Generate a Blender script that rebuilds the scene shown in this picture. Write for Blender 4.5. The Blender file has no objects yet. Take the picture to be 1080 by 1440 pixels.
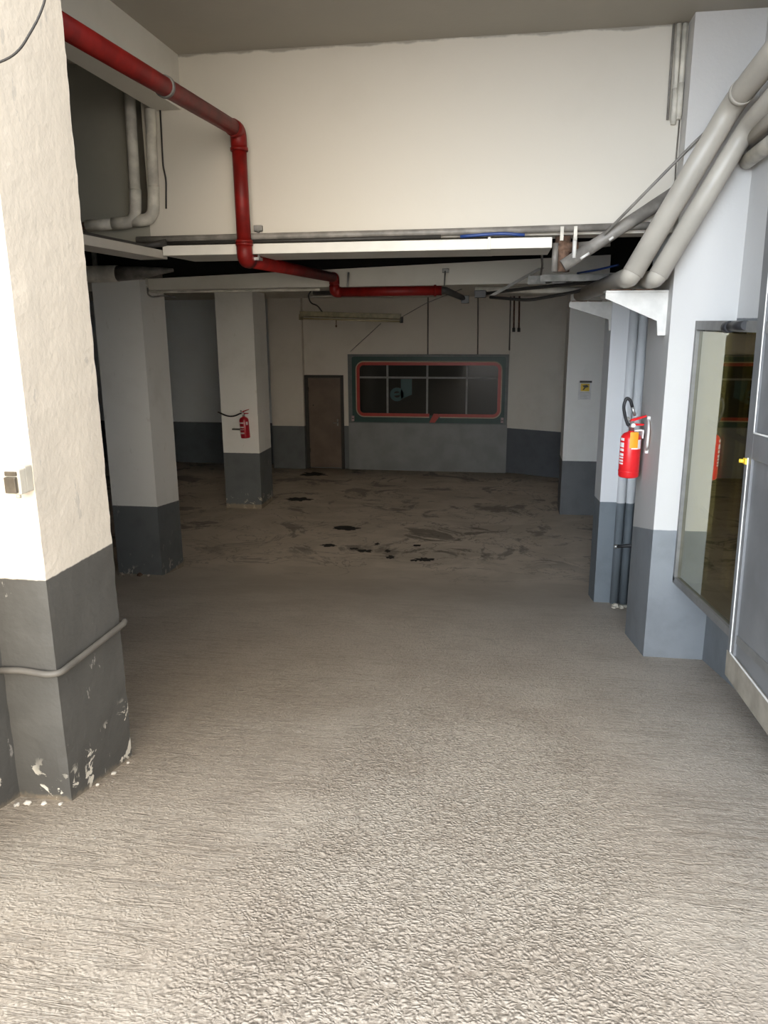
import bpy, bmesh, math, random
from mathutils import Vector, Matrix, noise
random.seed(7)
sc = bpy.context.scene
COL = sc.collection
PI = math.pi

# ------------------------------------------------------------------ helpers
def link(name, me, mat=None, parent=None):
    o = bpy.data.objects.new(name, me); COL.objects.link(o)
    if mat is not None: me.materials.append(mat)
    if parent is not None: o.parent = parent
    return o

def tag(o, label=None, cat=None, group=None, kind=None):
    if label: o['label'] = label
    if cat: o['category'] = cat
    if group: o['group'] = group
    if kind: o['kind'] = kind
    return o

def thing(name, label, cat, loc=(0, 0, 0), rot=(0, 0, 0), group=None):
    o = bpy.data.objects.new(name, None); COL.objects.link(o)
    o.location = loc; o.rotation_euler = rot; o.empty_display_size = .1
    return tag(o, label, cat, group)

class MB:
    """collects shapes and links them as ONE mesh object; off = origin of the parent thing in world space"""
    def __init__(s, off=(0, 0, 0)):
        s.bm = bmesh.new(); s.off = Vector(off)
    def box(s, x0, x1, y0, y1, z0, z1, bev=0, rot=None):
        r = bmesh.ops.create_cube(s.bm, size=1)
        vs = r['verts']
        bmesh.ops.scale(s.bm, verts=vs, vec=(abs(x1-x0), abs(y1-y0), abs(z1-z0)))
        if bev:
            es = {e for v in vs for e in v.link_edges}
            rb = bmesh.ops.bevel(s.bm, geom=list(es), offset=bev, segments=2, affect='EDGES', profile=.5)
            vs = list({v for f in rb['faces'] for v in f.verts} | {v for v in vs if v.is_valid})
        if rot is not None: bmesh.ops.rotate(s.bm, verts=vs, cent=(0, 0, 0), matrix=rot)
        bmesh.ops.translate(s.bm, verts=vs, vec=Vector(((x0+x1)/2, (y0+y1)/2, (z0+z1)/2)) - s.off)
        return s
    def prism(s, poly, axis, a, b):
        """poly: 2-D outline; axis 'x' -> (y,z), 'y' -> (x,z), 'z' -> (x,y); extruded from a to b"""
        def P(p, t):
            return {'x': Vector((t, p[0], p[1])), 'y': Vector((p[0], t, p[1])), 'z': Vector((p[0], p[1], t))}[axis] - s.off
        va = [s.bm.verts.new(P(p, a)) for p in poly]; vb = [s.bm.verts.new(P(p, b)) for p in poly]
        s.bm.faces.new(va); s.bm.faces.new(vb[::-1]); n = len(poly)
        for i in range(n): s.bm.faces.new((va[i], vb[i], vb[(i+1) % n], va[(i+1) % n]))
        return s
    def tube(s, pts, r, seg=16, fil=0, fseg=6, wob=0):
        pts = [Vector(p) for p in pts]
        if fil:
            out = [pts[0]]
            for i in range(1, len(pts)-1):
                p, a, b = pts[i], pts[i-1], pts[i+1]
                d1 = (a-p); d2 = (b-p); f = min(fil, d1.length*.49, d2.length*.49)
                q1 = p + d1.normalized()*f; q2 = p + d2.normalized()*f
                for k in range(fseg+1):
                    t = k/fseg; out.append(q1*(1-t)**2 + p*2*t*(1-t) + q2*t*t)
            out.append(pts[-1]); pts = out
        n = len(pts); rings = []
        T = [(pts[min(i+1, n-1)] - pts[max(i-1, 0)]).normalized() for i in range(n)]
        up = Vector((0, 0, 1)) if abs(T[0].z) < .9 else Vector((1, 0, 0))
        N = T[0].cross(up).normalized()
        for i in range(n):
            N = (N - T[i]*N.dot(T[i])).normalized(); B = T[i].cross(N)
            rr = (r[i] if isinstance(r, (list, tuple)) else r)
            ring = []
            for k in range(seg):
                a = 2*PI*k/seg; q = rr
                if wob: q = rr*(1+wob*noise.noise(pts[i]*9+Vector((k, 0, 0))))
                ring.append(s.bm.verts.new(pts[i] + (N*math.cos(a)+B*math.sin(a))*q - s.off))
            rings.append(ring)
        for A, Bq in zip(rings, rings[1:]):
            for k in range(seg):
                f = s.bm.faces.new((A[k], A[(k+1) % seg], Bq[(k+1) % seg], Bq[k])); f.smooth = True
        s.bm.faces.new(rings[0][::-1]); s.bm.faces.new(rings[-1])
        return s
    def lathe(s, prof, c=(0, 0, 0), seg=28, rot=None):
        """prof: (radius, z) list, spun about Z at c"""
        M = rot or Matrix.Identity(3); c = Vector(c); rings = []
        for r, z in prof:
            rings.append([s.bm.verts.new(M @ Vector((r*math.cos(2*PI*k/seg), r*math.sin(2*PI*k/seg), z)) + c - s.off) for k in range(seg)])
        for A, B in zip(rings, rings[1:]):
            for k in range(seg):
                f = s.bm.faces.new((A[k], A[(k+1) % seg], B[(k+1) % seg], B[k])); f.smooth = True
        s.bm.faces.new(rings[0][::-1]); s.bm.faces.new(rings[-1])
        return s
    def patch(s, c, r, a0, a1, z0, z1, th=.0012, seg=8):
        """a label bent round a vertical cylinder"""
        c = Vector(c); L = []
        for k in range(seg+1):
            a = a0+(a1-a0)*k/seg
            for rr in (r, r+th):
                for z in (z0, z1): L.append(s.bm.verts.new(c+Vector((rr*math.cos(a), rr*math.sin(a), z))-s.off))
        for k in range(seg):
            i = 4*k; q = L[i:i+8]
            for ids in ((2, 3, 7, 6), (0, 4, 5, 1), (1, 5, 7, 3), (0, 2, 6, 4)): s.bm.faces.new([q[j] for j in ids])
        s.bm.faces.new([L[j] for j in (0, 1, 3, 2)]); e = L[-4:]; s.bm.faces.new([e[j] for j in (0, 2, 3, 1)])
        return s
    def ring(s, x0, x1, z0, z1, rad, w, y0, y1, gap=None, n=8):
        """rounded-rectangle band standing in a plane of constant y; gap = (xa, xb) left open in the lower run"""
        def outline(d):
            X0, X1, Z0, Z1 = x0+d, x1-d, z0+d, z1-d; R = max(rad-d, .004); P = []
            for cx, cz, a in ((X0+R, Z0+R, PI), (X1-R, Z0+R, 1.5*PI), (X1-R, Z1-R, 0), (X0+R, Z1-R, .5*PI)):
                for k in range(n+1):
                    t = a+.5*PI*k/n; P.append((cx+R*math.cos(t), cz+R*math.sin(t)))
            return P
        O, I = outline(0), outline(w)
        if gap:
            k = n+1
            O = [(gap[1], z0)]+O[k:]+O[:k]+[(gap[0], z0)]; I = [(gap[1], z0+w)]+I[k:]+I[:k]+[(gap[0], z0+w)]
        m = len(O); v = lambda p, y: s.bm.verts.new(Vector((p[0], y, p[1]))-s.off)
        A = [v(p, y0) for p in O]; B = [v(p, y0) for p in I]; C = [v(p, y1) for p in O]; D = [v(p, y1) for p in I]
        for i in range(m if not gap else m-1):
            j = (i+1) % m
            for q in ((A[i], A[j], B[j], B[i]), (C[i], D[i], D[j], C[j]), (A[i], C[i], C[j], A[j]), (B[i], B[j], D[j], D[i])): s.bm.faces.new(q)
        if gap:
            s.bm.faces.new((A[0], B[0], D[0], C[0])); s.bm.faces.new((A[-1], C[-1], D[-1], B[-1]))
        return s
    def build(s, name, mat, parent=None):
        bmesh.ops.recalc_face_normals(s.bm, faces=s.bm.faces)
        me = bpy.data.meshes.new(name); s.bm.to_mesh(me); s.bm.free()
        return link(name, me, mat, parent)

# ------------------------------------------------------------------ materials
def new_mat(name):
    m = bpy.data.materials.new(name); m.use_nodes = True
    nt = m.node_tree; b = nt.nodes['Principled BSDF']
    return m, nt, b
def N(nt, t, **kw):
    n = nt.nodes.new(t)
    for k, v in kw.items(): setattr(n, k, v)
    return n
def math_(nt, op, a, b=None, c=None, clamp=False):
    n = N(nt, 'ShaderNodeMath', operation=op); n.use_clamp = clamp
    for i, v in enumerate((a, b, c)):
        if v is None: continue
        if isinstance(v, (int, float)): n.inputs[i].default_value = v
        else: nt.links.new(v, n.inputs[i])
    return n.outputs[0]
def mix_(nt, f, a, b, mode='MIX'):
    n = N(nt, 'ShaderNodeMix', data_type='RGBA', blend_type=mode)
    for sock, v in ((n.inputs[0], f), (n.inputs[6], a), (n.inputs[7], b)):
        if isinstance(v, (int, float)): sock.default_value = v
        elif isinstance(v, tuple): sock.default_value = (*v, 1) if len(v) == 3 else v
        else: nt.links.new(v, sock)
    return n.outputs[2]
def noise_(nt, vec, scale, detail=4, rough=.55, mapscale=None, dist=0):
    if mapscale:
        mp = N(nt, 'ShaderNodeMapping'); mp.inputs['Scale'].default_value = mapscale
        nt.links.new(vec, mp.inputs[0]); vec = mp.outputs[0]
    n = N(nt, 'ShaderNodeTexNoise'); n.inputs['Scale'].default_value = scale
    n.inputs['Detail'].default_value = detail; n.inputs['Roughness'].default_value = rough; n.inputs['Distortion'].default_value = dist
    nt.links.new(vec, n.inputs['Vector']); return n.outputs[0]
def step_(nt, v, lo, hi, a=0., b=1.):
    n = N(nt, 'ShaderNodeMapRange'); n.interpolation_type = 'SMOOTHSTEP'
    n.inputs[1].default_value = lo; n.inputs[2].default_value = hi; n.inputs[3].default_value = a; n.inputs[4].default_value = b
    nt.links.new(v, n.inputs[0]); return n.outputs[0]
def bump_(nt, b, h, strength, dist):
    n = N(nt, 'ShaderNodeBump'); n.inputs['Strength'].default_value = strength; n.inputs['Distance'].default_value = dist
    nt.links.new(h, n.inputs['Height']); nt.links.new(n.outputs[0], b.inputs['Normal'])
def pos_(nt):
    g = N(nt, 'ShaderNodeNewGeometry'); s = N(nt, 'ShaderNodeSeparateXYZ'); nt.links.new(g.outputs['Position'], s.inputs[0])
    return g.outputs['Position'], s.outputs

def plain(name, c, rough=.5, metal=0, var=.12, scale=12, bump=0, spec=.5):
    m, nt, b = new_mat(name); P, _ = pos_(nt)
    n = noise_(nt, P, scale, 5)
    col = mix_(nt, step_(nt, n, .3, .7), tuple(x*(1-var) for x in c), tuple(min(1, x*(1+var)) for x in c))
    nt.links.new(col, b.inputs['Base Color'])
    b.inputs['Roughness'].default_value = rough; b.inputs['Metallic'].default_value = metal; b.inputs['Specular IOR Level'].default_value = spec
    if bump: bump_(nt, b, noise_(nt, P, scale*6, 4), bump, .01)
    return m

WHITE = (.83, .82, .79); GREY = (.135, .145, .15)
def paint(name, z0=None, sy=0, y0=0, up=WHITE, low=GREY, chips=0, bump=.25, dirt=.25, bscale=18, foot=0, seam=None):
    """emulsion-painted masonry: pale above a painted dado line at z0 (line falls sy per metre of y), with grime and chips"""
    m, nt, b = new_mat(name); P, S = pos_(nt)
    big = noise_(nt, P, 1.3, 5, .6); fine = noise_(nt, P, 28, 4)
    colu = mix_(nt, math_(nt, 'MULTIPLY', step_(nt, big, .48, .78), dirt), up, (.42, .38, .31))
    coll = mix_(nt, math_(nt, 'MULTIPLY', step_(nt, noise_(nt, P, 4, 5), .4, .7), .5), low, tuple(x*.72 for x in low))
    if z0 is None: col = colu
    else:
        line = math_(nt, 'MULTIPLY_ADD', math_(nt, 'SUBTRACT', S[1], y0), sy, z0)
        d = math_(nt, 'SUBTRACT', S[2], line)
        d = math_(nt, 'ADD', d, math_(nt, 'MULTIPLY', math_(nt, 'SUBTRACT', fine, .5), .008))
        col = mix_(nt, step_(nt, d, -.003, .003), coll, colu)
        if chips:
            c1 = step_(nt, noise_(nt, P, 8, 6, .62, dist=.6), .585, .605)
            hgt = step_(nt, math_(nt, 'ADD', S[2], math_(nt, 'MULTIPLY', noise_(nt, P, 6, 3), .5)), z0-.9+.30, z0-.9+.46, 1, .0)
            col = mix_(nt, math_(nt, 'MULTIPLY', c1, math_(nt, 'MULTIPLY', hgt, chips)), col, (.72, .66, .54))
            c2 = step_(nt, noise_(nt, P, 13, 6, .66, (1, 1, .4)), .655, .67)
            col = mix_(nt, math_(nt, 'MULTIPLY', c2, .5*chips), col, (.5, .46, .4))
            # earth splashed up along the foot, following the ramp
            ft = math_(nt, 'ADD', math_(nt, 'MULTIPLY_ADD', math_(nt, 'SUBTRACT', S[1], y0), foot, S[2]), math_(nt, 'MULTIPLY', fine, .05))
            col = mix_(nt, step_(nt, ft, z0-.87, z0-.84, .65, 0), col, (.33, .265, .18))
    if seam:
        col = mix_(nt, math_(nt, 'MULTIPLY', step_(nt, math_(nt, 'ADD', S[2], math_(nt, 'MULTIPLY', noise_(nt, P, 5, 5), .07)), seam-.012, seam+.004), .6), col, (.14, .125, .10))
    nt.links.new(col, b.inputs['Base Color'])
    b.inputs['Roughness'].default_value = .62; b.inputs['Specular IOR Level'].default_value = .3
    h = math_(nt, 'ADD', math_(nt, 'MULTIPLY', noise_(nt, P, bscale*.35, 5), .8), math_(nt, 'MULTIPLY', noise_(nt, P, bscale*3, 3), .2))
    bump_(nt, b, h, bump, .02)
    return m

def concrete_floor():
    m, nt, b = new_mat('ramp_concrete'); P, S = pos_(nt)
    near = step_(nt, S[1], 5.5, 9.0, 1, 0)
    # brushed grooves across the lane
    ridge = noise_(nt, P, 1, 4, .55, (2.6, 30, 1), .9)
    ridge = math_(nt, 'ABSOLUTE', math_(nt, 'SUBTRACT', ridge, .5)); ridge = step_(nt, ridge, 0, .055)
    peb = noise_(nt, P, 52, 5, .62, (1, .8, 1)); peb2 = noise_(nt, P, 120, 3)
    lump = noise_(nt, P, 20, 3, .5, (1, 1.6, 1))
    vo = N(nt, 'ShaderNodeTexVoronoi', feature='SMOOTH_F1'); vo.inputs['Scale'].default_value = 76; vo.inputs['Smoothness'].default_value = .35
    wv = N(nt, 'ShaderNodeVectorMath', operation='ADD'); nz = N(nt, 'ShaderNodeTexNoise'); nz.inputs['Scale'].default_value = 18
    nt.links.new(P, nz.inputs['Vector']); sc_ = N(nt, 'ShaderNodeVectorMath', operation='SCALE'); sc_.inputs['Scale'].default_value = .05
    nt.links.new(nz.outputs['Color'], sc_.inputs[0]); nt.links.new(P, wv.inputs[0]); nt.links.new(sc_.outputs[0], wv.inputs[1])
    nt.links.new(wv.outputs[0], vo.inputs['Vector']); grain = step_(nt, vo.outputs['Distance'], .12, .62, 1, 0)
    keep = step_(nt, noise_(nt, P, 1.9, 4, .6), .34, .52)
    track = step_(nt, math_(nt, 'ADD', math_(nt, 'ABSOLUTE', math_(nt, 'ADD', S[0], .12)), math_(nt, 'MULTIPLY', noise_(nt, P, 2.2, 3), .6)), .62, 1.05, 1, 0)
    track = math_(nt, 'MULTIPLY', track, step_(nt, S[1], 2.4, 5.5, 1, .25))
    hr = math_(nt, 'MULTIPLY', math_(nt, 'MAXIMUM', ridge, math_(nt, 'MULTIPLY', math_(nt, 'SUBTRACT', 1, keep), .75)), math_(nt, 'SUBTRACT', 1, math_(nt, 'MULTIPLY', track, .75)))
    hp = math_(nt, 'MULTIPLY', math_(nt, 'ADD', peb, math_(nt, 'MULTIPLY', lump, .8)), math_(nt, 'ADD', .45, track))
    h = math_(nt, 'ADD', math_(nt, 'MULTIPLY', hr, .45), math_(nt, 'ADD', math_(nt, 'MULTIPLY', math_(nt, 'ADD', math_(nt, 'MULTIPLY', hp, .6), math_(nt, 'MULTIPLY', grain, math_(nt, 'ADD', .25, math_(nt, 'MULTIPLY', track, .9)))), 1.1), math_(nt, 'MULTIPLY', peb2, .15)))
    n = N(nt, 'ShaderNodeBump'); n.inputs['Distance'].default_value = .016
    nt.links.new(math_(nt, 'MULTIPLY_ADD', near, .52, .10), n.inputs['Strength'])
    nt.links.new(h, n.inputs['Height']); nt.links.new(n.outputs[0], b.inputs['Normal'])
    # colour: pale cement, lightened with depth to offset weak daylight, dirt lodged in the pits, oil and water stains on the level part
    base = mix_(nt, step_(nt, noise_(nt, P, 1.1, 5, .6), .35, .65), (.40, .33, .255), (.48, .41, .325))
    depth_lift = mix_(nt, step_(nt, noise_(nt, P, 1.7, 5, .6), .35, .65), (.53, .455, .37), (.60, .525, .435))
    base = mix_(nt, step_(nt, S[1], 3.6, 6.6), base, depth_lift)  # lower ramp painted paler to make up for light lost with depth
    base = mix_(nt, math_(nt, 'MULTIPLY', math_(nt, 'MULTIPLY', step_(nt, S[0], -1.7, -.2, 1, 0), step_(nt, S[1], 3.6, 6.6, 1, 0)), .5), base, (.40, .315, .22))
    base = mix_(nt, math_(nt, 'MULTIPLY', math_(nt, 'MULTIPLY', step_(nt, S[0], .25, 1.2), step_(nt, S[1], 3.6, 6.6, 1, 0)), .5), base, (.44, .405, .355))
    pit = math_(nt, 'MULTIPLY', math_(nt, 'MULTIPLY', step_(nt, grain, .05, .5, 1, 0), step_(nt, peb, .40, .56, 1, 0)), math_(nt, 'MULTIPLY', near, math_(nt, 'ADD', .30, math_(nt, 'MULTIPLY', track, .32))))
    base = mix_(nt, pit, base, (.17, .135, .10))
    top = math_(nt, 'MULTIPLY', step_(nt, peb, .58, .72), math_(nt, 'MULTIPLY', near, .45))
    base = mix_(nt, top, base, (.55, .50, .42))
    gro = math_(nt, 'MULTIPLY', math_(nt, 'SUBTRACT', 1, ridge), math_(nt, 'MULTIPLY', math_(nt, 'MULTIPLY', near, keep), math_(nt, 'SUBTRACT', .5, math_(nt, 'MULTIPLY', track, .3))))
    base = mix_(nt, gro, base, (.22, .175, .125))
    spk = step_(nt, noise_(nt, P, 34, 2, .4), .765, .785)
    base = mix_(nt, math_(nt, 'MULTIPLY', spk, .55), base, (.70, .66, .58))
    flat = step_(nt, S[1], 8.4, 9.3)
    mottle_lift = mix_(nt, step_(nt, noise_(nt, P, .9, 6, .65, (1, 1.5, 1), .8), .40, .62), (.60, .51, .415), (.45, .38, .30))  # real mottling, its overall tone raised to offset dim light at the back
    base = mix_(nt, math_(nt, 'MULTIPLY', flat, .72), base, mottle_lift)
    crack = math_(nt, 'ABSOLUTE', math_(nt, 'SUBTRACT', noise_(nt, P, .8, 6, .6, (1, 1.3, 1), 1.2), .5))
    crack = math_(nt, 'MULTIPLY', step_(nt, crack, .0, .012, 1, 0), flat)
    base = mix_(nt, math_(nt, 'MULTIPLY', crack, .45), base, (.05, .04, .032))
    oil = math_(nt, 'MULTIPLY', step_(nt, noise_(nt, P, 1.1, 7, .68, (1, 1.1, 1), .9), .535, .60), step_(nt, S[1], 9.2, 10.2))
    base = mix_(nt, math_(nt, 'MULTIPLY', oil, .62), base, (.085, .070, .055))
    nt.links.new(base, b.inputs['Base Color'])
    b.inputs['Roughness'].default_value = .55; b.inputs['Specular IOR Level'].default_value = .45
    return m

M = {}
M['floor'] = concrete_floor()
M['wall'] = paint('white_wall', seam=4.905, bump=.15, dirt=.15, bscale=8, up=(.585, .545, .475))
M['beam'] = paint('beam_paint', bump=.2, dirt=.35, up=(.66, .63, .56))
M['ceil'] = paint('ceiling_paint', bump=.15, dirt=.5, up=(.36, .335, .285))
M['shade_plaster'] = paint('bay_shade_plaster', bump=.35, dirt=.4, up=(.30, .285, .235), bscale=6)  # bumpy plaster with the side bay's shade put into its colour
M['void_shade'] = plain('void_shade_black', (.018, .018, .018), .9)  # near-black colour standing in for the darkness of the unlit void
M['jamb'] = paint('jamb_paint', 2.22, 0, 2.39, foot=.205, chips=1, bump=.6, bscale=11, up=(.72, .64, .525), low=(.102, .096, .084))
M['pillar_a'] = paint('pillar_paint_a', .97, -.10, 8.3, chips=.5)
M['pillar_b'] = paint('pillar_paint_b', .955, 0, 0, chips=.6)
M['pillar_c'] = paint('pillar_paint_c', 1.666, -.235, 5.42, up=(.545, .53, .51), low=(.23, .243, .255), dirt=.12)
M['pillar_d'] = paint('pillar_paint_d', 1.287, -.1, 7.9, up=(.76, .77, .78), low=(.21, .24, .265), dirt=.12)
M['pillar_e'] = paint('pillar_paint_e', .89, 0, 0, up=(.82, .82, .80), low=(.16, .17, .18))
M['back_wall'] = paint('back_paint', .925, 0, 0, up=(.66, .61, .54), dirt=.3)
M['side_wall'] = paint('side_paint', .92, 0, 0, up=(.70, .75, .78), low=(.13, .155, .175), dirt=.15)
M['bend_wall'] = paint('bend_paint', .93, .0, 0, up=(.72, .69, .63), low=(.115, .125, .14), dirt=.3)
M['entrance_side'] = paint('entrance_side_paint', 3.10, 0, 0, up=(.58, .57, .555), low=(.17, .18, .19))
M['grey_wall'] = plain('grey_wall_paint', (.17, .185, .20), .6, bump=.15)
M['grey_panel'] = plain('grey_sheet', (.20, .205, .205), .5, var=.1, scale=3)
M['pipe_red'] = plain('red_pipe_paint', (.165, .006, .004), .5, var=.25, scale=9, spec=.3)
M['pipe_red2'] = plain('red_collar_paint', (.17, .005, .003), .5, spec=.3)
M['pipe_white'] = plain('white_pipe_plastic', (.44, .405, .35), .4, var=.07, scale=5)
M['pipe_dirty'] = plain('grimy_white_pipe', (.56, .53, .46), .55, var=.25, scale=7, bump=.1)
M['grey_pipe'] = plain('grey_pipe', (.20, .185, .165), .5, var=.3, scale=10)
M['trunk'] = plain('white_trunking', (.64, .615, .56), .45, var=.06, scale=4)
M['bracket_white'] = plain('bracket_white_paint', (.60, .585, .55), .5, var=.08)
M['metal'] = plain('steel', (.45, .45, .44), .35, .8)
M['dull_metal'] = plain('dull_steel', (.22, .215, .20), .5, .6, var=.3)
M['rust'] = plain('rusty_iron', (.115, .066, .042), .85, var=.5, scale=25, bump=.3)
M['black'] = plain('black_rubber', (.018, .018, .02), .5)
M['dark'] = plain('dark_cable', (.03, .027, .024), .6)
M['blue'] = plain('blue_cable', (.018, .05, .20), .45)
M['ext_red'] = plain('extinguisher_red', (.70, .018, .022), .28, var=.06)
M['ext_dark'] = plain('extinguisher_deep_red', (.40, .008, .02), .3, var=.06)
M['label_white'] = plain('label_white', (.80, .78, .75), .5, var=.04)
M['label_orange'] = plain('label_orange', (.85, .36, .02), .5, var=.04)
M['yellow'] = plain('sign_yellow', (.72, .50, .04), .5, var=.05)
M['sign_black'] = plain('sign_black', (.03, .03, .03), .5)
M['paper'] = plain('sign_paper', (.66, .66, .66), .55, var=.05)
M['paper_line'] = plain('sign_print', (.40, .40, .41), .6)
M['frame_grey'] = plain('window_frame_grey', (.115, .125, .125), .5)
M['bar_grey'] = plain('glazing_bar_grey', (.20, .20, .195), .5)
M['decal_green'] = plain('green_decal', (.003, .040, .032), .45)
M['decal_red'] = plain('red_decal', (.36, .022, .010), .4, var=.05)
M['decal_cream'] = plain('cream_decal', (.42, .30, .21), .5, var=.05)
M['decal_teal'] = plain('teal_decal', (.0015, .045, .05), .45, var=.05)
M['pink'] = plain('pink_sticker', (.38, .27, .27), .5)
M['door_brown'] = plain('brown_door_paint', (.135, .098, .072), .5, var=.15, scale=3)
M['door_dark'] = plain('dark_door_frame', (.03, .027, .022), .6)
M['gate_grey'] = plain('grey_gate_paint', (.15, .15, .15), .42, var=.15, scale=3, bump=.03)
M['gate_edge'] = plain('bare_edge', (.72, .70, .66), .5)
M['gate_dirt'] = plain('dusty_gate_foot', (.25, .22, .175), .7, var=.2, scale=8)
M['alu'] = plain('window_aluminium', (.19, .185, .175), .45, .25, var=.12)
M['cream'] = plain('old_cream_enamel', (.22, .19, .115), .45, var=.25, scale=14)
M['tube_glass'] = plain('unlit_tube', (.34, .29, .17), .25, var=.1)
M['switch_grey'] = plain('switch_box', (.60, .55, .45), .45, var=.1)
M['switch_dark'] = plain('switch_flap', (.105, .085, .06), .2, var=.2, scale=30)
M['conduit_paint'] = plain('painted_conduit', (.13, .117, .097), .55, var=.15)
M['stone'] = plain('rubble_stone', (.40, .34, .28), .8, var=.3, scale=40)
M['chalk'] = plain('pale_chips', (.66, .60, .50), .8, var=.2, scale=40)
M['grime'] = plain('black_grime', (.022, .018, .016), .75)
M['ground'] = plain('street_paving', (.50, .44, .36), .8, var=.15, scale=3)

def mirror_glass():
    m, nt, b = new_mat('tinted_reflective_glass')
    t = N(nt, 'ShaderNodeBsdfTransparent'); t.inputs['Color'].default_value = (.62, .58, .36, 1)
    g = N(nt, 'ShaderNodeBsdfGlossy'); g.inputs['Color'].default_value = (.90, .89, .78, 1); g.inputs['Roughness'].default_value = .012
    mx = N(nt, 'ShaderNodeMixShader'); mx.inputs[0].default_value = .50
    nt.links.new(t.outputs[0], mx.inputs[1]); nt.links.new(g.outputs[0], mx.inputs[2])
    nt.links.new(mx.outputs[0], nt.nodes['Material Output'].inputs[0])
    return m
M['mirror'] = mirror_glass()
def dark_glass():
    m, nt, b = new_mat('dark_window_glass')
    b.inputs['Base Color'].default_value = (.030, .030, .027, 1); b.inputs['Roughness'].default_value = .06
    b.inputs['IOR'].default_value = 1.55
    return m
M['dark_glass'] = dark_glass()

# ------------------------------------------------------------------ the setting
H = 4.88                                           # ceiling of the front bay
def fl(y):                                         # ramp falling into the level garage
    if y < .8: return 1.656
    if y < 8.2: return 1.33-.205*(y-2.39)
    if y < 9.6:
        t = y-8.2; return max(0, .139-.205*t+.205*t*t/2.8)
    return 0.
def structure(o, label=None, cat=None):
    o['kind'] = 'structure'
    if label: o['label'] = label
    if cat: o['category'] = cat
    return o

bm = bmesh.new(); ys = [-14, -6, -2, 0, .8] + [.8+.2*i for i in range(1, 48)] + [11, 13, 15, 17]
xs = [-10.2, -6, -4, -1.8, 0, 1.3, 2.2]
G = [[bm.verts.new((x, y, fl(y))) for x in xs] for y in ys]
for i in range(len(ys)-1):
    for j in range(len(xs)-1):
        f = bm.faces.new((G[i][j], G[i][j+1], G[i+1][j+1], G[i+1][j])); f.smooth = True
ex = bmesh.ops.extrude_face_region(bm, geom=bm.faces[:])
bmesh.ops.translate(bm, verts=[v for v in ex['geom'] if isinstance(v, bmesh.types.BMVert)], vec=(0, 0, -.25))
bmesh.ops.recalc_face_normals(bm, faces=bm.faces)
me = bpy.data.meshes.new('floor'); bm.to_mesh(me); bm.free()
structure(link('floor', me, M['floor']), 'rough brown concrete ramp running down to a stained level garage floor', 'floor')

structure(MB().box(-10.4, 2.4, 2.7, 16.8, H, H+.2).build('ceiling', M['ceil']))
structure(MB().box(-10.4, 2.4, 8.95, 16.8, 3.55, 3.585).build('ceiling_rear', M['beam']))
structure(MB().box(-10.4, 2.4, 5.86, 16.6, H-.03, H-.002).build('ceiling_void_shade_sheet', M['void_shade']))
# the high white wall over the drive
structure(MB().box(-2.60, 1.05, 5.6, 5.85, 3.652, H).build('wall_over_drive', M['wall']), 'high white wall spanning the drive below the ceiling', 'wall')
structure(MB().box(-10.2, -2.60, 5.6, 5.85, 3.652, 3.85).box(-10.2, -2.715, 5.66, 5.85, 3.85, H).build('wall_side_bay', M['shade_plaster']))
structure(MB().box(-9.9, 1.64, 9.25, 9.3, 3.585, H-.03).box(1.56, 1.625, 6.26, 9.25, 3.5, H-.03).build('wall_void_shade_sheets', M['void_shade']))  # black sheets added so the gap above the cross beam reads unlit
structure(MB().box(-10.2, -9.9, 2.6, 16.8, -.1, H).build('wall_left', M['side_wall']))
structure(MB().box(-10.2, -1.8, 2.8, 3.0, -.1, H).build('wall_front_left', M['side_wall']))
structure(MB().box(-2.4, -1.79, 1.75, 2.8, .9, H).build('wall_left_entrance', M['jamb']))
structure(MB().box(1.46, 2.3, 1.6, 5.42, .3, H).build('wall_right_entrance', M['entrance_side']))
structure(MB().box(1.62, 2.3, 5.42, 16.8, -.1, H).build('wall_right', M['pillar_d']))
structure(MB().box(-1.79, 1.46, 2.7, 2.8, H-.1, H).build('wall_entrance_head', M['wall']))
structure(MB().box(-10.2, -4.2, 16.3, 16.6, -.1, H).build('wall_back_left', M['side_wall']))
structure(MB().box(-4.3, .05, 16.0, 16.3, -.1, H).build('wall_back', M['back_wall']))
structure(MB().prism([(.04, 16.02), (1.7, 15.25), (1.7, 15.6), (.04, 16.3)], 'z', -.1, H).build('wall_back_right', M['bend_wall']))
structure(MB().box(-3.27, .045, 15.93, 16.0, 0, 1.0).build('wall_under_window', M['grey_panel']))
# ground outside, behind the photographer
structure(MB().box(-30, -10.2, -14, .8, 1.4, 1.65).box(2.2, 22, -14, .8, 1.4, 1.65).build('floor_street', M['ground']))

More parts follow.
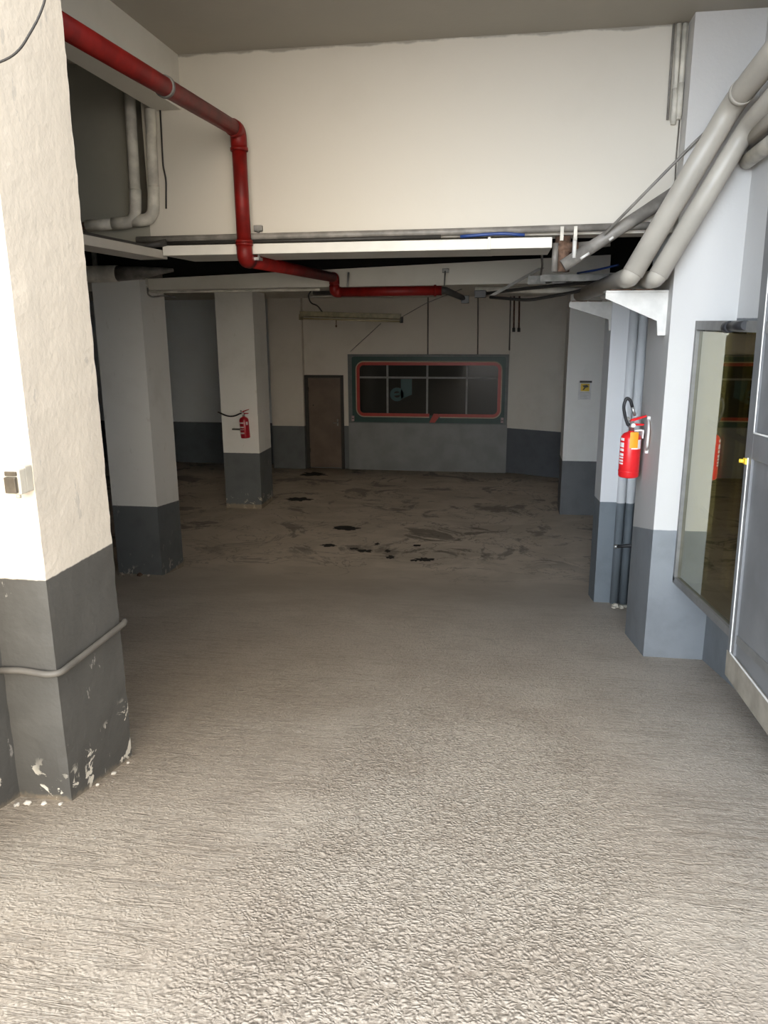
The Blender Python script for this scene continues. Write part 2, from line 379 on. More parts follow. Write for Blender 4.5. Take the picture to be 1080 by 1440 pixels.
def rough_pillar(name, x0, x1, y0, y1, z0, z1, mat, amp):
    """a pillar with worn arrises: the outline wanders a little from course to course"""
    bm = bmesh.new(); P = []; n = 6
    for (ax, ay), (bx, by) in (((x0, y0), (x1, y0)), ((x1, y0), (x1, y1)), ((x1, y1), (x0, y1)), ((x0, y1), (x0, y0))):
        for k in range(n): P.append((ax+(bx-ax)*k/n, ay+(by-ay)*k/n, k == 0))
    nz = int((z1-z0)/.03); rows = []
    cx, cy = (x0+x1)/2, (y0+y1)/2
    for i in range(nz+1):
        z = z0+(z1-z0)*i/nz; row = []
        for x, y, cor in P:
            a = amp*(1.0 if cor else .22)
            q = noise.noise(Vector((x*5, y*5, z*3.3)))*.6+noise.noise(Vector((x*5, y*5, z*13)))*.5
            k = -a*abs(q) if cor else a*q
            d = Vector((x-cx, y-cy)).normalized(); row.append(bm.verts.new((x+d.x*k, y+d.y*k, z)))
        rows.append(row)
    m = len(P)
    for A, B in zip(rows, rows[1:]):
        for k in range(m): bm.faces.new((A[k], A[(k+1) % m], B[(k+1) % m], B[k]))
    bm.faces.new(rows[0][::-1]); bm.faces.new(rows[-1]); bmesh.ops.recalc_face_normals(bm, faces=bm.faces)
    me = bpy.data.meshes.new(name); bm.to_mesh(me); bm.free(); return link(name, me, mat)

structure(rough_pillar('pillar', -1.80, -1.575, 2.345, 2.82, 1.1, H, M['jamb'], .014), 'chipped cream and grey entrance pillar at the left, nearest the camera', 'pillar')
structure(rough_pillar('pillar', -4.62, -4.05, 8.35, 8.97, -.05, 3.56, M['pillar_a'], .005), 'white pillar with grey foot, second from the left edge', 'pillar')
structure(rough_pillar('pillar', -4.665, -4.035, 12.22, 12.88, -.05, 3.56, M['pillar_b'], .008), 'white pillar with grey foot that carries the small extinguisher', 'pillar')
structure(rough_pillar('pillar', -4.92, -4.215, 15.85, 16.29, -.05, 3.56, M['back_wall'], .003), 'white pillar beside the brown door at the back wall', 'pillar')
structure(MB().box(1.05, 1.64, 5.42, 6.25, .2, H).build('pillar', M['pillar_c']), 'bluish white pillar with grey foot beside the reflective window', 'pillar')
structure(MB().box(.985, 1.56, 7.9, 8.4, -.05, 3.46).build('pillar', M['pillar_d']), 'narrow pillar with painted downpipes behind the large extinguisher', 'pillar')
structure(MB().box(.93, 1.64, 12.5, 13.1, -.05, 3.56).build('pillar', M['pillar_e']), 'white pillar bearing the yellow camera notice', 'pillar')

# beams
structure(MB().box(-2.492, -2.303, 2.9, 5.6, 4.535, H).build('beam', M['beam']), 'deep ceiling beam above the red pipe', 'beam')
structure(MB().prism([(-4.08, 3.45), (1.02, 3.47), (1.02, 3.74), (-4.08, 3.57)], 'y', 8.57, 8.96).build('beam', M['beam']), 'low white cross beam beyond the high wall', 'beam')
structure(MB().box(-9.9, -4.05, 8.5, 8.96, 3.44, 3.66).build('beam', M['beam']), 'low beam running left from the second pillar', 'beam')

# ------------------------------------------------------------------ door and windows of the setting
d = structure(MB().box(-4.13, -3.44, 15.94, 15.985, .03, 1.93, .004).build('door_1', M['door_brown']), 'plain brown door in the back wall left of the green window', 'door')
MB().box(-4.21, -4.135, 15.93, 16.0, 0, 1.99).box(-3.435, -3.38, 15.93, 16.0, 0, 1.99).box(-4.135, -3.435, 15.93, 16.0, 1.935, 1.99).build('door_frame', M['door_dark'], d)
MB().box(-3.52, -3.49, 15.925, 15.94, .93, 1.07).tube([(-3.505, 15.93, 1.0), (-3.505, 15.89, 1.0), (-3.60, 15.89, .995)], .010, 8, .02).build('door_handle', M['dull_metal'], d)
for z in (.35, 1.65): MB().tube([(-4.13, 15.935, z), (-4.13, 15.935, z+.09)], .012, 8).build('hinge', M['door_dark'], d)
MB().tube([(-4.03, 15.94, 1.36), (-4.03, 15.93, 1.36)], .014, 10).build('peephole', M['door_dark'], d)

w = structure(MB().box(-3.15, -.10, 15.975, 15.995, 1.06, 2.36).build('window_1', M['dark_glass']), 'wide dark window with a red and green border in the back wall', 'window')
fr = MB()
fr.box(-3.27, -3.15, 15.94, 16.0, 1.0, 2.42).box(-.11, .04, 15.94, 16.0, 1.0, 2.42).box(-3.15, -.11, 15.94, 16.0, 2.33, 2.42).box(-3.15, -.11, 15.94, 16.0, 1.0, 1.05)
fr.build('window_frame', M['frame_grey'], w)
for x in (-2.44, -1.61, -.796): MB().box(x-.019, x+.019, 15.952, 15.975, 1.05, 2.33).build('glazing_bar', M['bar_grey'], w)
MB().box(-3.15, -.11, 15.955, 15.974, 1.93, 1.967).build('transom', M['bar_grey'], w)
MB().ring(-3.185, -.02, 1.02, 2.375, .05, .155, 15.934, 15.9395).build('green_border', M['decal_green'], w)
MB().ring(-3.105, -.085, 1.128, 2.285, .17, .022, 15.925, 15.934, (-1.56, -1.34)).build('cream_outline', M['decal_cream'], w)
MB().ring(-3.083, -.107, 1.150, 2.263, .15, .062, 15.928, 15.936, (-1.56, -1.36)).build('red_border', M['decal_red'], w)
MB().prism([(-1.56, 1.03), (-1.44, 1.03), (-1.36, 1.14), (-1.37, 1.215), (-1.47, 1.215)], 'y', 15.922, 15.93).build('red_arrow_mark', M['decal_red'], w)
lg = MB()
lg.ring(-2.385, -2.10, 1.46, 1.74, .135, .075, 15.966, 15.9748)
lg.prism([(-2.16, 1.50), (-1.93, 1.60), (-1.93, 1.92), (-2.16, 1.92)], 'y', 15.966, 15.9748)
lg.prism([(-2.33, 1.57), (-2.12, 1.60), (-2.12, 1.645), (-2.33, 1.615)], 'y', 15.966, 15.9748)
lg.build('teal_lettering', M['decal_teal'], w)
for x in (-3.175, -.06):
    s_ = MB().box(x-.028, x+.028, 15.928, 15.934, 1.04, 1.15).build('sticker', M['pink'], w)
    MB().box(x-.02, x+.02, 15.924, 15.928, 1.085, 1.10).build('sticker_print', M['sign_black'], s_)

# glazed bay at the right, its foot following the ramp
g2 = structure(MB().prism([(5.40, 1.33), (3.3, 1.595), (3.3, 3.02), (5.40, 3.02)], 'x', 1.228, 1.243).build('window_2', M['mirror']), 'tinted reflective window in a grey metal frame beside the gate', 'window')
f2 = MB()
f2.prism([(5.418, 1.29), (3.25, 1.56), (3.25, 1.605), (5.418, 1.335)], 'x', 1.207, 1.26)
f2.box(1.207, 1.26, 5.375, 5.418, 1.31, 3.085).box(1.207, 1.26, 3.25, 5.375, 3.03, 3.085)
f2.build('window_frame', M['alu'], g2)
MB().prism([(5.418, 1.27), (3.25, 1.54), (3.25, 1.56), (5.418, 1.29)], 'x', 1.25, 1.462).box(1.262, 1.462, 3.25, 5.418, 3.055, 3.085).box(1.44, 1.462, 3.25, 5.418, 1.5, 3.05).box(1.25, 1.462, 3.25, 3.27, 1.56, 3.1).build('window_surround', M['alu'], g2)

M['board'] = plain('olive_board', (.20, .18, .10), .7)
M['tan'] = plain('tan_upright', (.75, .64, .38), .6)
MB().prism([(5.40, 1.33), (3.3, 1.595), (3.3, 3.02), (5.40, 3.02)], 'x', 1.41, 1.43).build('back_board', M['board'], g2)
for z in (1.845, 2.43): MB().box(1.325, 1.345, 3.3, 5.40, z-.016, z+.016).build('inner_rail', M['sign_black'], g2)
for y in (4.74, 3.9): MB().box(1.35, 1.375, y-.045, y+.045, 1.5, 3.02).build('inner_upright', M['tan'], g2)

# ------------------------------------------------------------------ red drain pipe
rp = thing('drain_pipe', 'red drain pipe running under the beam and dropping down the high white wall', 'pipe', (-1.861, 5.497, 4.355))
O = rp.location
R_ = .049
PA = (-1.847, 3.02, 4.272); PB = (-1.847, 5.452, 4.352); PC = (-1.841, 5.452, 3.519); PD = (-1.85, 8.38, 3.545); PE = (-1.85, 8.38, 3.395); PF = (-.66, 8.38, 3.40); PG = (-.46, 8.5, 3.315)
def along(a, b, t): return tuple(a[i]+(b[i]-a[i])*t for i in range(3))
def back(a, b, dist):
    v = Vector(b)-Vector(a); return tuple(Vector(b)-v.normalized()*dist)
for a, b, ca, cb in ((PA, PB, 0, .10), (PB, PC, .10, .09), (PC, PD, .09, .08), (PD, PE, .06, .06), (PE, PF, .06, .04)):
    MB(O).tube([back(b, a, ca) if ca else a, back(a, b, cb)], R_, 20).build('pipe_length', M['pipe_red'], rp)
for a, p, b, f in ((PA, PB, PC, .115), (PB, PC, PD, .10), (PC, PD, PE, .068), (PD, PE, PF, .07)):
    MB(O).tube([back(a, p, f), p, back(b, p, f)], R_+.006, 20, .11, 8).build('pipe_elbow', M['pipe_red'], rp)
for a, p, dd in ((PC, PB, .13), (PB, PC, .13), (PB, PC, .115), (PE, PF, .12)):
    q = back(a, p, dd); q2 = back(a, p, dd-.022); MB(O).tube([q, q2], R_+.011, 20).build('pipe_collar', M['pipe_red2'], rp)
MB(O).tube([back(PE, PF, .05), PF, PG], [.045, .036, .028], 14).build('pipe_tail', M['dark'], rp)
MB(O).box(-.50, -.42, 8.47, 8.54, 3.27, 3.35, .004).build('tail_box', M['black'], rp)
h = MB(O).box(-1.806, -1.747, 5.565, 5.6, 3.719, 3.759, .003).build('wall_fixing', M['dull_metal'], rp)
MB(O).tube([(-1.775, 5.568, 3.723), (-1.775, 5.561, 3.526)], .010, 8).box(-1.794, -1.755, 5.497, 5.584, 3.518, 3.538).build('hanger_rod', M['metal'], rp)
MB(O).box(-.71, -.64, 8.53, 8.57, 3.585, 3.63, .003).tube([(-.675, 8.5, 3.60), (-.675, 8.40, 3.45)], .008, 8).build('pipe_hanger', M['dull_metal'], rp)
MB(O).tube([(-1.71, 8.46, 3.60), (-1.71, 8.40, 3.44)], .011, 8).build('pipe_hanger', M['metal'], rp)
MB(O).lathe([(R_+.005, -.012), (R_+.008, -.012), (R_+.008, .012), (R_+.005, .012)], along(PA, PB, .52), 20, Matrix.Rotation(PI/2, 3, 'X')).build('pipe_clip', M['dull_metal'], rp)

# ------------------------------------------------------------------ large white pipes at the right and their brackets
def white_pipe(label, pts, r, ring_at):
    t = thing('white_pipe', label, 'pipe', pts[1], group='fat white pipes rising at the right'); o = t.location
    MB(o).tube(pts[:2]+[along(pts[1], pts[2], .12)], r, 22, .10).build('level_run', M['pipe_white'], t)
    MB(o).tube([along(pts[1], pts[2], .02)]+pts[2:], r+.004, 22, .16).build('sloping_run', M['pipe_white'], t)
    a = Vector(pts[1]); b = Vector(pts[2]); c = Vector(pts[3]); dvec = (c-b).normalized()*.022; q = b+(c-b).normalized()*.17
    if ring_at > .94: MB(o).tube([q-dvec, q+dvec], r+.010, 22).build('pipe_joint', M['pipe_white'], t)
    return t
white_pipe('fat white pipe, left of the pair, with a ring joint near its bend', [(.73, 8.6, 3.345), (.765, 5.32, 3.362), (1.285, 5.30, 4.345), (1.303, 2.85, 4.57)], .063, .95)
white_pipe('fat white pipe on the right of the pair, bending below the ringed one', [(.89, 7.85, 3.345), (.925, 5.32, 3.352), (1.385, 5.31, 4.22), (1.39, 2.85, 4.43)], .058, .93)
t = thing('white_pipe', 'short white pipe stub at the right edge under the two fat pipes', 'pipe', (1.45, 5.33, 4.12)); O = t.location
MB(O).tube([(1.41, 5.37, 4.14), (1.405, 4.2, 4.20)], .045, 18).build('pipe_length', M['pipe_white'], t)
MB(O).tube([(1.41, 5.37, 4.03), (1.405, 4.2, 4.06)], .045, 18).build('lower_length', M['pipe_dirty'], t)

def gusset(label, x0, x1, y, zt, h1, zb):
    t = thing('pipe_bracket', label, 'bracket', (x1, y, zt)); o = t.location
    MB(o).prism([(x0, zt), (x0, zt-.05), (x1-.06, zt-h1), (x1-.05, zb), (x1, zb), (x1, zt)], 'y', y-.02, y+.02).build('gusset_plate', M['bracket_white'], t)
    MB(o).box(x0, x1, y-.03, y+.13, zt-.012, zt, .002).build('shelf_plate', M['bracket_white'], t)
    MB(o).box(x0+.03, x0+.17, y-.025, y+.1, zt, zt+.008).box(x0+.19, x0+.31, y-.025, y+.1, zt, zt+.008).build('saddle', M['rust'], t)
gusset('white triangular bracket under the two fat pipes, fixed to the near right pillar', .645, 1.05, 5.58, 3.285, .20, 2.99)
gusset('smaller shaded triangular bracket on the pillar behind the fat pipes', .58, 1.02, 7.95, 3.265, .17, 2.99)

# slanting grey duct, its rod, and the rusty cluster at the lintel end
t = thing('duct', 'grey slanting duct with white scuffs behind the fat pipes', 'duct', (0.351, 5.53, 3.447)); O = t.location
MB(O).tube([(0.351, 5.53, 3.447), (1.03, 5.53, 3.885)], .042, 14, wob=.1).build('duct_body', M['grey_pipe'], t)
for k in (.16, .42): 
    c = along((0.351, 5.53, 3.447), (1.03, 5.53, 3.885), k); e = along((0.351, 5.53, 3.447), (1.03, 5.53, 3.885), k+(.08 if k < .2 else .04))
    MB(O).tube([(c[0], c[1]-.032, c[2]-.028), (e[0], e[1]-.032, e[2]-.028)], .010, 8).build('scuff', M['bracket_white'], t)
tag(MB().tube([(0.60, 5.47, 3.635), (1.11, 5.396, 4.164), (1.16, 5.396, 4.21)], .009, 8).build('rod', M['grey_pipe']), 'thin pale rod lying above the slanting grey duct', 'rod')
t = thing('valve_cluster', 'rusty pipe fittings hanging at the right end of the white trunking', 'pipe fitting', (0.339, 5.521, 3.463)); O = t.location
MB(O).tube([(0.352, 5.64, 3.415), (0.352, 5.64, 3.645)], .05, 14, wob=.3).tube([(0.3, 5.62, 3.573), (0.45, 5.62, 3.573)], .035, 12, wob=.3).build('rusty_body', M['rust'], t)
MB(O).tube([(0.300, 5.60, 3.415), (0.300, 5.60, 3.60)], .022, 10).build('side_pipe', M['grey_pipe'], t)
for x in (.331, .418): MB(O).box(x-.011, x+.011, 5.474, 5.50, 3.605, 3.692).build('strap', M['pipe_dirty'], t)
MB(O).tube([(0.418, 5.497, 3.494), (0.418, 5.497, 3.621)], .014, 8).build('thin_pipe', M['bracket_white'], t)
MB(O).tube([(0.45, 5.63, 3.581), (0.66, 5.63, 3.597)], .025, 10).build('cross_pipe', M['grey_pipe'], t)
t = thing('cable_tray', 'grey cable tray crossing under the dark void to the right pillar', 'cable tray', (.3, 7.9, 3.5)); O = t.location
MB(O).box(.28, 1.3, 7.55, 7.60, 3.44, 3.50).build('near_rail', M['dull_metal'], t)
MB(O).box(.18, 1.3, 8.1, 8.14, 3.44, 3.52).build('far_rail', M['dull_metal'], t)
for x in (.35, .55, .75, .95): MB(O).box(x, x+.05, 7.6, 8.1, 3.445, 3.46).build('rung', M['dull_metal'], t)
MB(O).prism([(-.2, 3.34), (-.14, 3.34), (.34, 3.60), (.28, 3.60)], 'y', 8.2, 8.25).build('brace', M['grey_pipe'], t)
for i, (lab, pts, m_) in enumerate((
    ('black cable bundle running from the small black box under the cable tray', [(-.24, 8.55, 3.37), (.1, 8.3, 3.40), (.5, 7.9, 3.42), (.8, 7.5, 3.425), (1.04, 7.3, 3.45)], 'dark'),
    ('lowest dark cable sagging below the cable tray', [(-.2, 8.5, 3.33), (.2, 8.3, 3.29), (.6, 8.0, 3.35), (.9, 7.8, 3.42)], 'dark'),
    ('grey cable curving down from the trunking end', [(.29, 5.80, 3.60), (.24, 6.4, 3.60), (.28, 7.2, 3.56), (.28, 7.5, 3.50)], 'grey_pipe'),
    ('short blue cable end beside the left fat pipe', [(.60, 7.4, 3.50), (.75, 7.2, 3.515), (.9, 7.0, 3.54)], 'blue'))):
    tag(MB().tube(pts, .016 if i < 2 else .009, 8, .1).build('cable', M[m_]), lab, 'cable')
tag(MB().box(-.36, -.24, 8.42, 8.56, 3.325, 3.40, .005).build('junction_box', M['black']), 'black junction box below the cross beam right of the red pipe end', 'junction box')
tag(MB().tube([(-.36, 8.64, 3.41), (1.02, 8.50, 3.39)], .035, 12).build('conduit', M['pipe_dirty']), 'pale conduit level with the foot of the cross beam behind the cable tray', 'conduit')

# ------------------------------------------------------------------ services along the foot of the high wall
t = thing('cable_trunking', 'long white trunking along the foot of the high wall', 'trunking', (-1.104, 5.561, 3.573)); O = t.location
MB(O).box(-2.477, -0.15, 5.513, 6.1, 3.561, 3.63, .004).box(-0.138, 0.272, 5.513, 6.1, 3.563, 3.632, .004).build('trunking_body', M['trunk'], t)
MB(O).box(-0.154, -0.134, 5.507, 6.1, 3.561, 3.639, .003).build('coupling', M['trunk'], t)
tag(MB().box(-2.697, -2.481, 3.0, 5.60, 3.542, 3.601, .004).build('cable_trunking', M['pipe_white']), 'white trunking running back along the left bay towards the corner', 'trunking')
tag(MB().tube([(-2.682, 5.545, 3.676), (-1.814, 5.553, 3.68), (-0.315, 5.553, 3.682), (0.946, 5.553, 3.692)], .024, 10).build('conduit', M['grey_pipe']), 'grey conduit along the foot of the high wall, upper of the two', 'conduit')
tag(MB().tube([(-2.524, 5.537, 3.648), (-1.42, 5.537, 3.647), (-0.473, 5.541, 3.652)], .013, 8).build('conduit', M['dark']), 'thin dark conduit resting on the white trunking', 'conduit')
tag(MB().tube([(-0.34, 5.529, 3.648), (-0.22, 5.521, 3.655), (-0.06, 5.517, 3.662), (0.09, 5.521, 3.648)], .011, 8, .15).build('cable', M['blue']), 'blue cable lying on the white trunking', 'cable')
tag(MB().tube([(-2.587, 3.03, 3.618), (-2.587, 5.442, 3.618), (-2.445, 5.521, 3.652)], .022, 10, .1, wob=.2).build('conduit', M['dark']), 'dark conduit lying on the left bay trunking', 'conduit')
# the pair of white downpipes in the corner
for lab, x, zb, y in (('white downpipe in the left corner, left of the two, elbowing left over the trunking', -2.682, 3.798, 5.545), ('white downpipe in the left corner, right of the two, nearest the red pipe', -2.545, 3.814, 5.55)):
    t = thing('downpipe', lab, 'pipe', (x, y, zb)); O = t.location
    MB(O).tube([(x+.035, y, 4.86 if x < -2.6 else 4.534), (x+.016, y, zb+.2)], .038, 18).build('vertical_run', M['pipe_dirty'], t)
    MB(O).tube([(x+.018, y, zb+.22), (x, y, zb), (x-.175, y, zb-.008)], .042, 18, .105, 8).build('elbow', M['pipe_dirty'], t)
    if x < -2.6:
        MB(O).tube([(x-.16, y, zb-.007), (x-.38, y, zb-.016)], .038, 18).build('level_run', M['pipe_dirty'], t)
        MB(O).tube([(x-.37, y, zb-.016), (x-.44, y, zb-.016)], .025, 12).build('union', M['rust'], t)
        MB(O).tube([(x-.43, y, zb-.016), (x-.9, y, zb+.0)], .015, 10).tube([(x-.57, y, zb+.016), (x-.52, y, zb-.11)], .016, 8).build('tap', M['dark'], t)
tag(MB().tube([(-2.453, 5.588, 4.599), (-2.461, 5.588, 4.165), (-2.445, 5.588, 4.086), (-2.461, 5.588, 3.889)], .006, 6, .05).build('cable', M['dark']), 'thin dark wire down the wall right of the corner downpipes', 'cable')
# round duct over the second pillar
t = thing('duct', 'round white duct end above the second pillar on the left', 'duct', (-4.3, 8.2, 3.6)); O = t.location
MB(O).tube([(-6.4, 8.2, 3.60), (-4.22, 8.2, 3.61)], .088, 22).build('duct_body', M['pipe_dirty'], t)
MB(O).tube([(-4.24, 8.2, 3.61), (-3.98, 8.2, 3.615), (-3.60, 8.25, 3.64)], [.082, .07, .018], 16).build('tapered_end', M['grey_pipe'], t)
for x in (-5.05, -4.5): MB(O).box(x, x+.05, 8.19, 8.21, 3.69, 3.85).build('hanger', M['dull_metal'], t)
# conduit under the cross beam
tag(MB().tube([(-4.05, 8.54, 3.44), (-3.95, 8.55, 3.425), (-2.05, 8.55, 3.43)], .014, 8).build('conduit', M['pipe_dirty']), 'thin conduit clipped under the cross beam left of the red pipe', 'conduit')
tag(MB().tube([(-4.03, 8.5, 3.47), (-4.02, 8.47, 3.40), (-3.99, 8.5, 3.37), (-3.85, 8.55, 3.385), (-3.75, 8.6, 3.37)], .010, 8, .03).build('cable', M['dull_metal']), 'kinked cable at the head of the second left pillar', 'cable')

# conduits in the upper right of the high wall
for lab, x0, x1, zb in (('thin grey conduit high on the white wall, leftmost of three', .957, .962, 4.33), ('white conduit high on the white wall, middle of three', .988, .998, 4.30), ('white conduit high on the white wall, rightmost of three', 1.024, 1.029, 4.33)):
    t = thing('conduit', lab, 'conduit', (x1, 5.58, zb)); O = t.location
    r = .008 if x0 < .96 else .0155
    MB(O).tube([(x0, 5.58, H-.005), (x1, 5.58, zb)], r, 10).build('conduit_run', M['pipe_dirty'] if r > .01 else M['grey_pipe'], t)
    if r > .01: MB(O).tube([(x1-.002, 5.58, zb+.21), (x1, 5.58, zb+.016)], r+.004, 10).build('sleeve', M['pipe_dirty'], t)
tag(MB().tube([(1.038, 5.594, 4.33), (1.036, 5.594, 4.1), (1.042, 5.594, 3.95)], .005, 6).build('cable', M['conduit_paint']), 'thin wire continuing below the three high conduits', 'cable')
# painted downpipes at the alcove pillar
for lab, x, r in (('painted downpipe in the alcove behind the extinguisher, leftmost of three', 1.185, .042), ('painted downpipe in the alcove behind the extinguisher, middle of three', 1.275, .040), ('painted downpipe in the alcove, rightmost of three, beside the near pillar', 1.40, .05)):
    tag(MB().tube([(x, 7.86, fl(7.86)-.01), (x, 7.86, 3.42)], r, 16).build('downpipe', M['pillar_d']), lab, 'pipe')

# ------------------------------------------------------------------ extinguishers
def extinguisher(label, loc, rotz, red, hose_pts, near):
    t = thing('fire_extinguisher', label, 'fire extinguisher', loc, (0, 0, rotz))
    r = .076; hh = .345
    MB().lathe([(.03, .012), (r-.012, .0), (r-.003, .006), (r, .018), (r, hh-.05), (r-.006, hh-.03), (r-.022, hh-.010), (.032, hh), (.022, hh+.004), (.022, hh+.012)], seg=36).build('cylinder', M[red], t)
    MB().lathe([(r+.001, .045), (r+.0025, .047), (r+.0025, .052), (r+.001, .054)], seg=36).build('weld_seam', M[red], t)
    v = MB().lathe([(.021, hh+.01), (.021, hh+.035), (.026, hh+.037), (.026, hh+.05), (.016, hh+.055), (.016, hh+.085)], seg=18).build('valve', M['metal'], t)
    MB().tube([(0, -.015, hh+.055), (0, -.04, hh+.055)], .016, 14).build('gauge', M['label_white'], v)
    MB().prism([(-.015, hh+.075), (.10, hh+.115), (.105, hh+.128), (-.01, hh+.098)], 'y', -.011, .011).build('lever', M[red], t)
    MB().prism([(-.015, hh+.05), (.085, hh+.05), (.09, hh+.062), (-.01, hh+.068)], 'y', -.011, .011).build('carry_handle', M[red], t)
    MB().tube([(-.02, 0, hh+.08), (-.035, -.0, hh+.10)], .004, 6).lathe([(.014, 0), (.016, .003), (.014, .006)], (-.035, -.002, hh+.10), 14, Matrix.Rotation(PI/2, 3, 'X')).build('safety_pin', M['dull_metal'], t)
    n = len(hose_pts)
    MB().tube(hose_pts, .012, 12, .05, 8).build('hose', M['black'], t)
    e, p = Vector(hose_pts[-1]), Vector(hose_pts[-2]); dv = (e-p).normalized()
    MB().tube([e-dv*.01, e+dv*.06], [.013, .010], 12).build('nozzle', M['metal' if near else 'black'], t)
    if near:
        f = MB()
        for z0, z1 in ((.285, .305), (.235, .27), (.205, .225), (.17, .19), (.15, .163), (.125, .14), (.105, .117)):
            f.patch((0, 0, 0), r, PI*1.02, PI*1.20, z0, z1)
        f.build('lettering_strip', M['label_white'], t)
        MB().patch((0, 0, 0), r+.0005, PI*1.44, PI*1.80, .225, .295).build('inspection_label', M['label_white'], t)
        MB().patch((0, 0, 0), r+.002, PI*1.38, PI*1.64, .235, .355).build('orange_tag', M['label_orange'], t)
    else:
        f = MB()
        for z0, z1 in ((.245, .265), (.175, .195), (.14, .15), (.075, .10)): MB().patch((0, 0, 0), r, PI*1.15, PI*1.55, z0, z1).build('lettering_strip', M['label_white'], t)
        MB().patch((0, 0, 0), r, PI*1.72, PI*1.88, .22, .27).build('inspection_label', M['label_white'], t)
    return t
e1 = extinguisher('large bright red fire extinguisher with an orange tag hung on the near right pillar', (.945, 6.0, 1.925), math.radians(8), 'ext_red',
    [(-.018, .0, .40), (-.03, .0, .40), (-.055, .0, .46), (-.075, -.002, .54), (-.055, -.004, .605), (-.025, -.004, .585), (-.004, -.004, .525)], True)
MB().box(.02, .088, -.012, .012, .352, .364, .002).box(.076, .086, -.03, .03, .30, .364, .001).build('hanging_hook', M['label_white'], e1)
tag(MB().tube([(1.04, 5.87, 2.385), (1.028, 5.765, 2.325), (1.028, 5.775, 2.21), (1.04, 5.86, 2.155)], .009, 8, .03).box(1.03, 1.05, 5.85, 5.88, 2.135, 2.165).box(1.03, 1.05, 5.86, 5.885, 2.375, 2.405).build('wall_strap', M['label_white']), 'white strap handle on the pillar beside the large extinguisher', 'strap')
e2 = extinguisher('small dark red fire extinguisher with a straight-out hose on the third left pillar', (-4.232, 12.135, 1.225), 0, 'ext_dark',
    [(-.018, 0, .405), (-.05, 0, .405), (-.16, 0, .365), (-.25, 0, .365), (-.33, 0, .395), (-.38, 0, .42)], False)
e2.rotation_euler = (0, math.radians(-3), 0)
tag(MB().box(-4.475, -4.33, 12.17, 12.225, 1.345, 1.37, .003).build('wall_bracket', M['dull_metal']), 'small grey bracket on the pillar left of the dark red extinguisher', 'bracket')

# ------------------------------------------------------------------ notice on the far right pillar
t = thing('warning_sign', 'yellow camera notice under a black strip on the far right pillar', 'sign', (1.22, 12.495, 1.87)); O = t.location
MB(O).box(1.12, 1.315, 12.488, 12.498, 1.87, 2.16, .002).build('sign_board', M['paper'], t)
MB(O).box(1.135, 1.32, 12.480, 12.488, 2.135, 2.165).build('heading_strip', M['sign_black'], t)
y_ = MB(O).box(1.155, 1.285, 12.481, 12.488, 2.005, 2.12).build('yellow_panel', M['yellow'], t)
MB(O).prism([(1.175, 2.09), (1.25, 2.105), (1.275, 2.07), (1.215, 2.055)], 'y', 12.476, 12.481).prism([(1.205, 2.06), (1.225, 2.055), (1.205, 2.025), (1.18, 2.022)], 'y', 12.476, 12.481).build('camera_symbol', M['sign_black'], y_)
MB(O).box(1.15, 1.29, 12.484, 12.488, 1.975, 1.983).box(1.15, 1.28, 12.484, 12.488, 1.94, 1.946).box(1.15, 1.26, 12.484, 12.488, 1.915, 1.921).box(1.15, 1.285, 12.484, 12.488, 1.89, 1.896).build('printed_lines', M['paper_line'], t)

# ------------------------------------------------------------------ switch and conduit on the entrance pillar
t = thing('light_switch', 'weathered switch box with a dark flap on the entrance pillar', 'switch', (-1.628, 2.34, 2.585)); O = t.location
MB(O).box(-1.622, -1.577, 2.305, 2.348, 2.545, 2.635, .005).build('back_box', M['switch_grey'], t)
MB(O).box(-1.628, -1.575, 2.27, 2.305, 2.545, 2.63, .004).build('cover', M['switch_grey'], t)
MB(O).box(-1.624, -1.583, 2.255, 2.27, 2.552, 2.606, .003).build('flap', M['switch_dark'], t)
MB(O).box(-1.624, -1.583, 2.262, 2.27, 2.609, 2.624, .002).build('flap_hinge', M['switch_dark'], t)
MB(O).tube([(-1.60, 2.29, 2.548), (-1.60, 2.29, 2.53)], .008, 10).build('gland', M['switch_grey'], t)
tag(MB().tube([(-1.80, 2.325, 1.872), (-1.70, 2.330, 1.875), (-1.60, 2.325, 1.868), (-1.562, 2.345, 1.868), (-1.560, 2.50, 1.868), (-1.558, 2.82, 1.868), (-1.57, 2.85, 1.868)], .0125, 10, .03, wob=.1).build('conduit', M['conduit_paint']), 'grey conduit wrapped round the entrance pillar at knee height', 'conduit')
tag(MB().tube([(-1.33, 2.33, 4.05), (-1.37, 2.335, 3.97), (-1.46, 2.338, 3.87), (-1.55, 2.34, 3.845), (-1.7, 2.34, 3.83)], .0035, 6, .06).build('cable', M['dark']) , 'thin dark wire looping over the head of the entrance pillar', 'cable')

# ------------------------------------------------------------------ fluorescent light and hanging wires
t = thing('fluorescent_light', 'unlit tilted fluorescent batten hanging before the back wall', 'light fitting', (-2.4, 12.0, 3.12), (0, math.radians(2.0), 0))
MB().box(-.80, .78, -.06, .06, .015, .10, .006).build('batten', M['cream'], t)
MB().prism([(-.10, .012), (.10, .012), (.06, .03), (-.06, .03)], 'x', -.79, .79).build('reflector', M['cream'], t)
for y in (-.045, .045): MB().tube([(-.76, y, -.012), (.76, y, -.012)], .014, 12).build('tube', M['tube_glass'], t)
for x in (-.79, .79): MB().box(x-.015, x+.015, -.085, .085, -.035, .055, .004).build('end_cap', M['door_dark'] if x > 0 else M['cream'], t)
MB().tube([(-.22, -.05, .0), (-.22, -.05, -.10)], .006, 6).lathe([(.004, -.13), (.013, -.12), (.013, -.10), (.004, -.09)], (-.22, -.05, 0), 10).build('pull_knob', M['rust'], t)
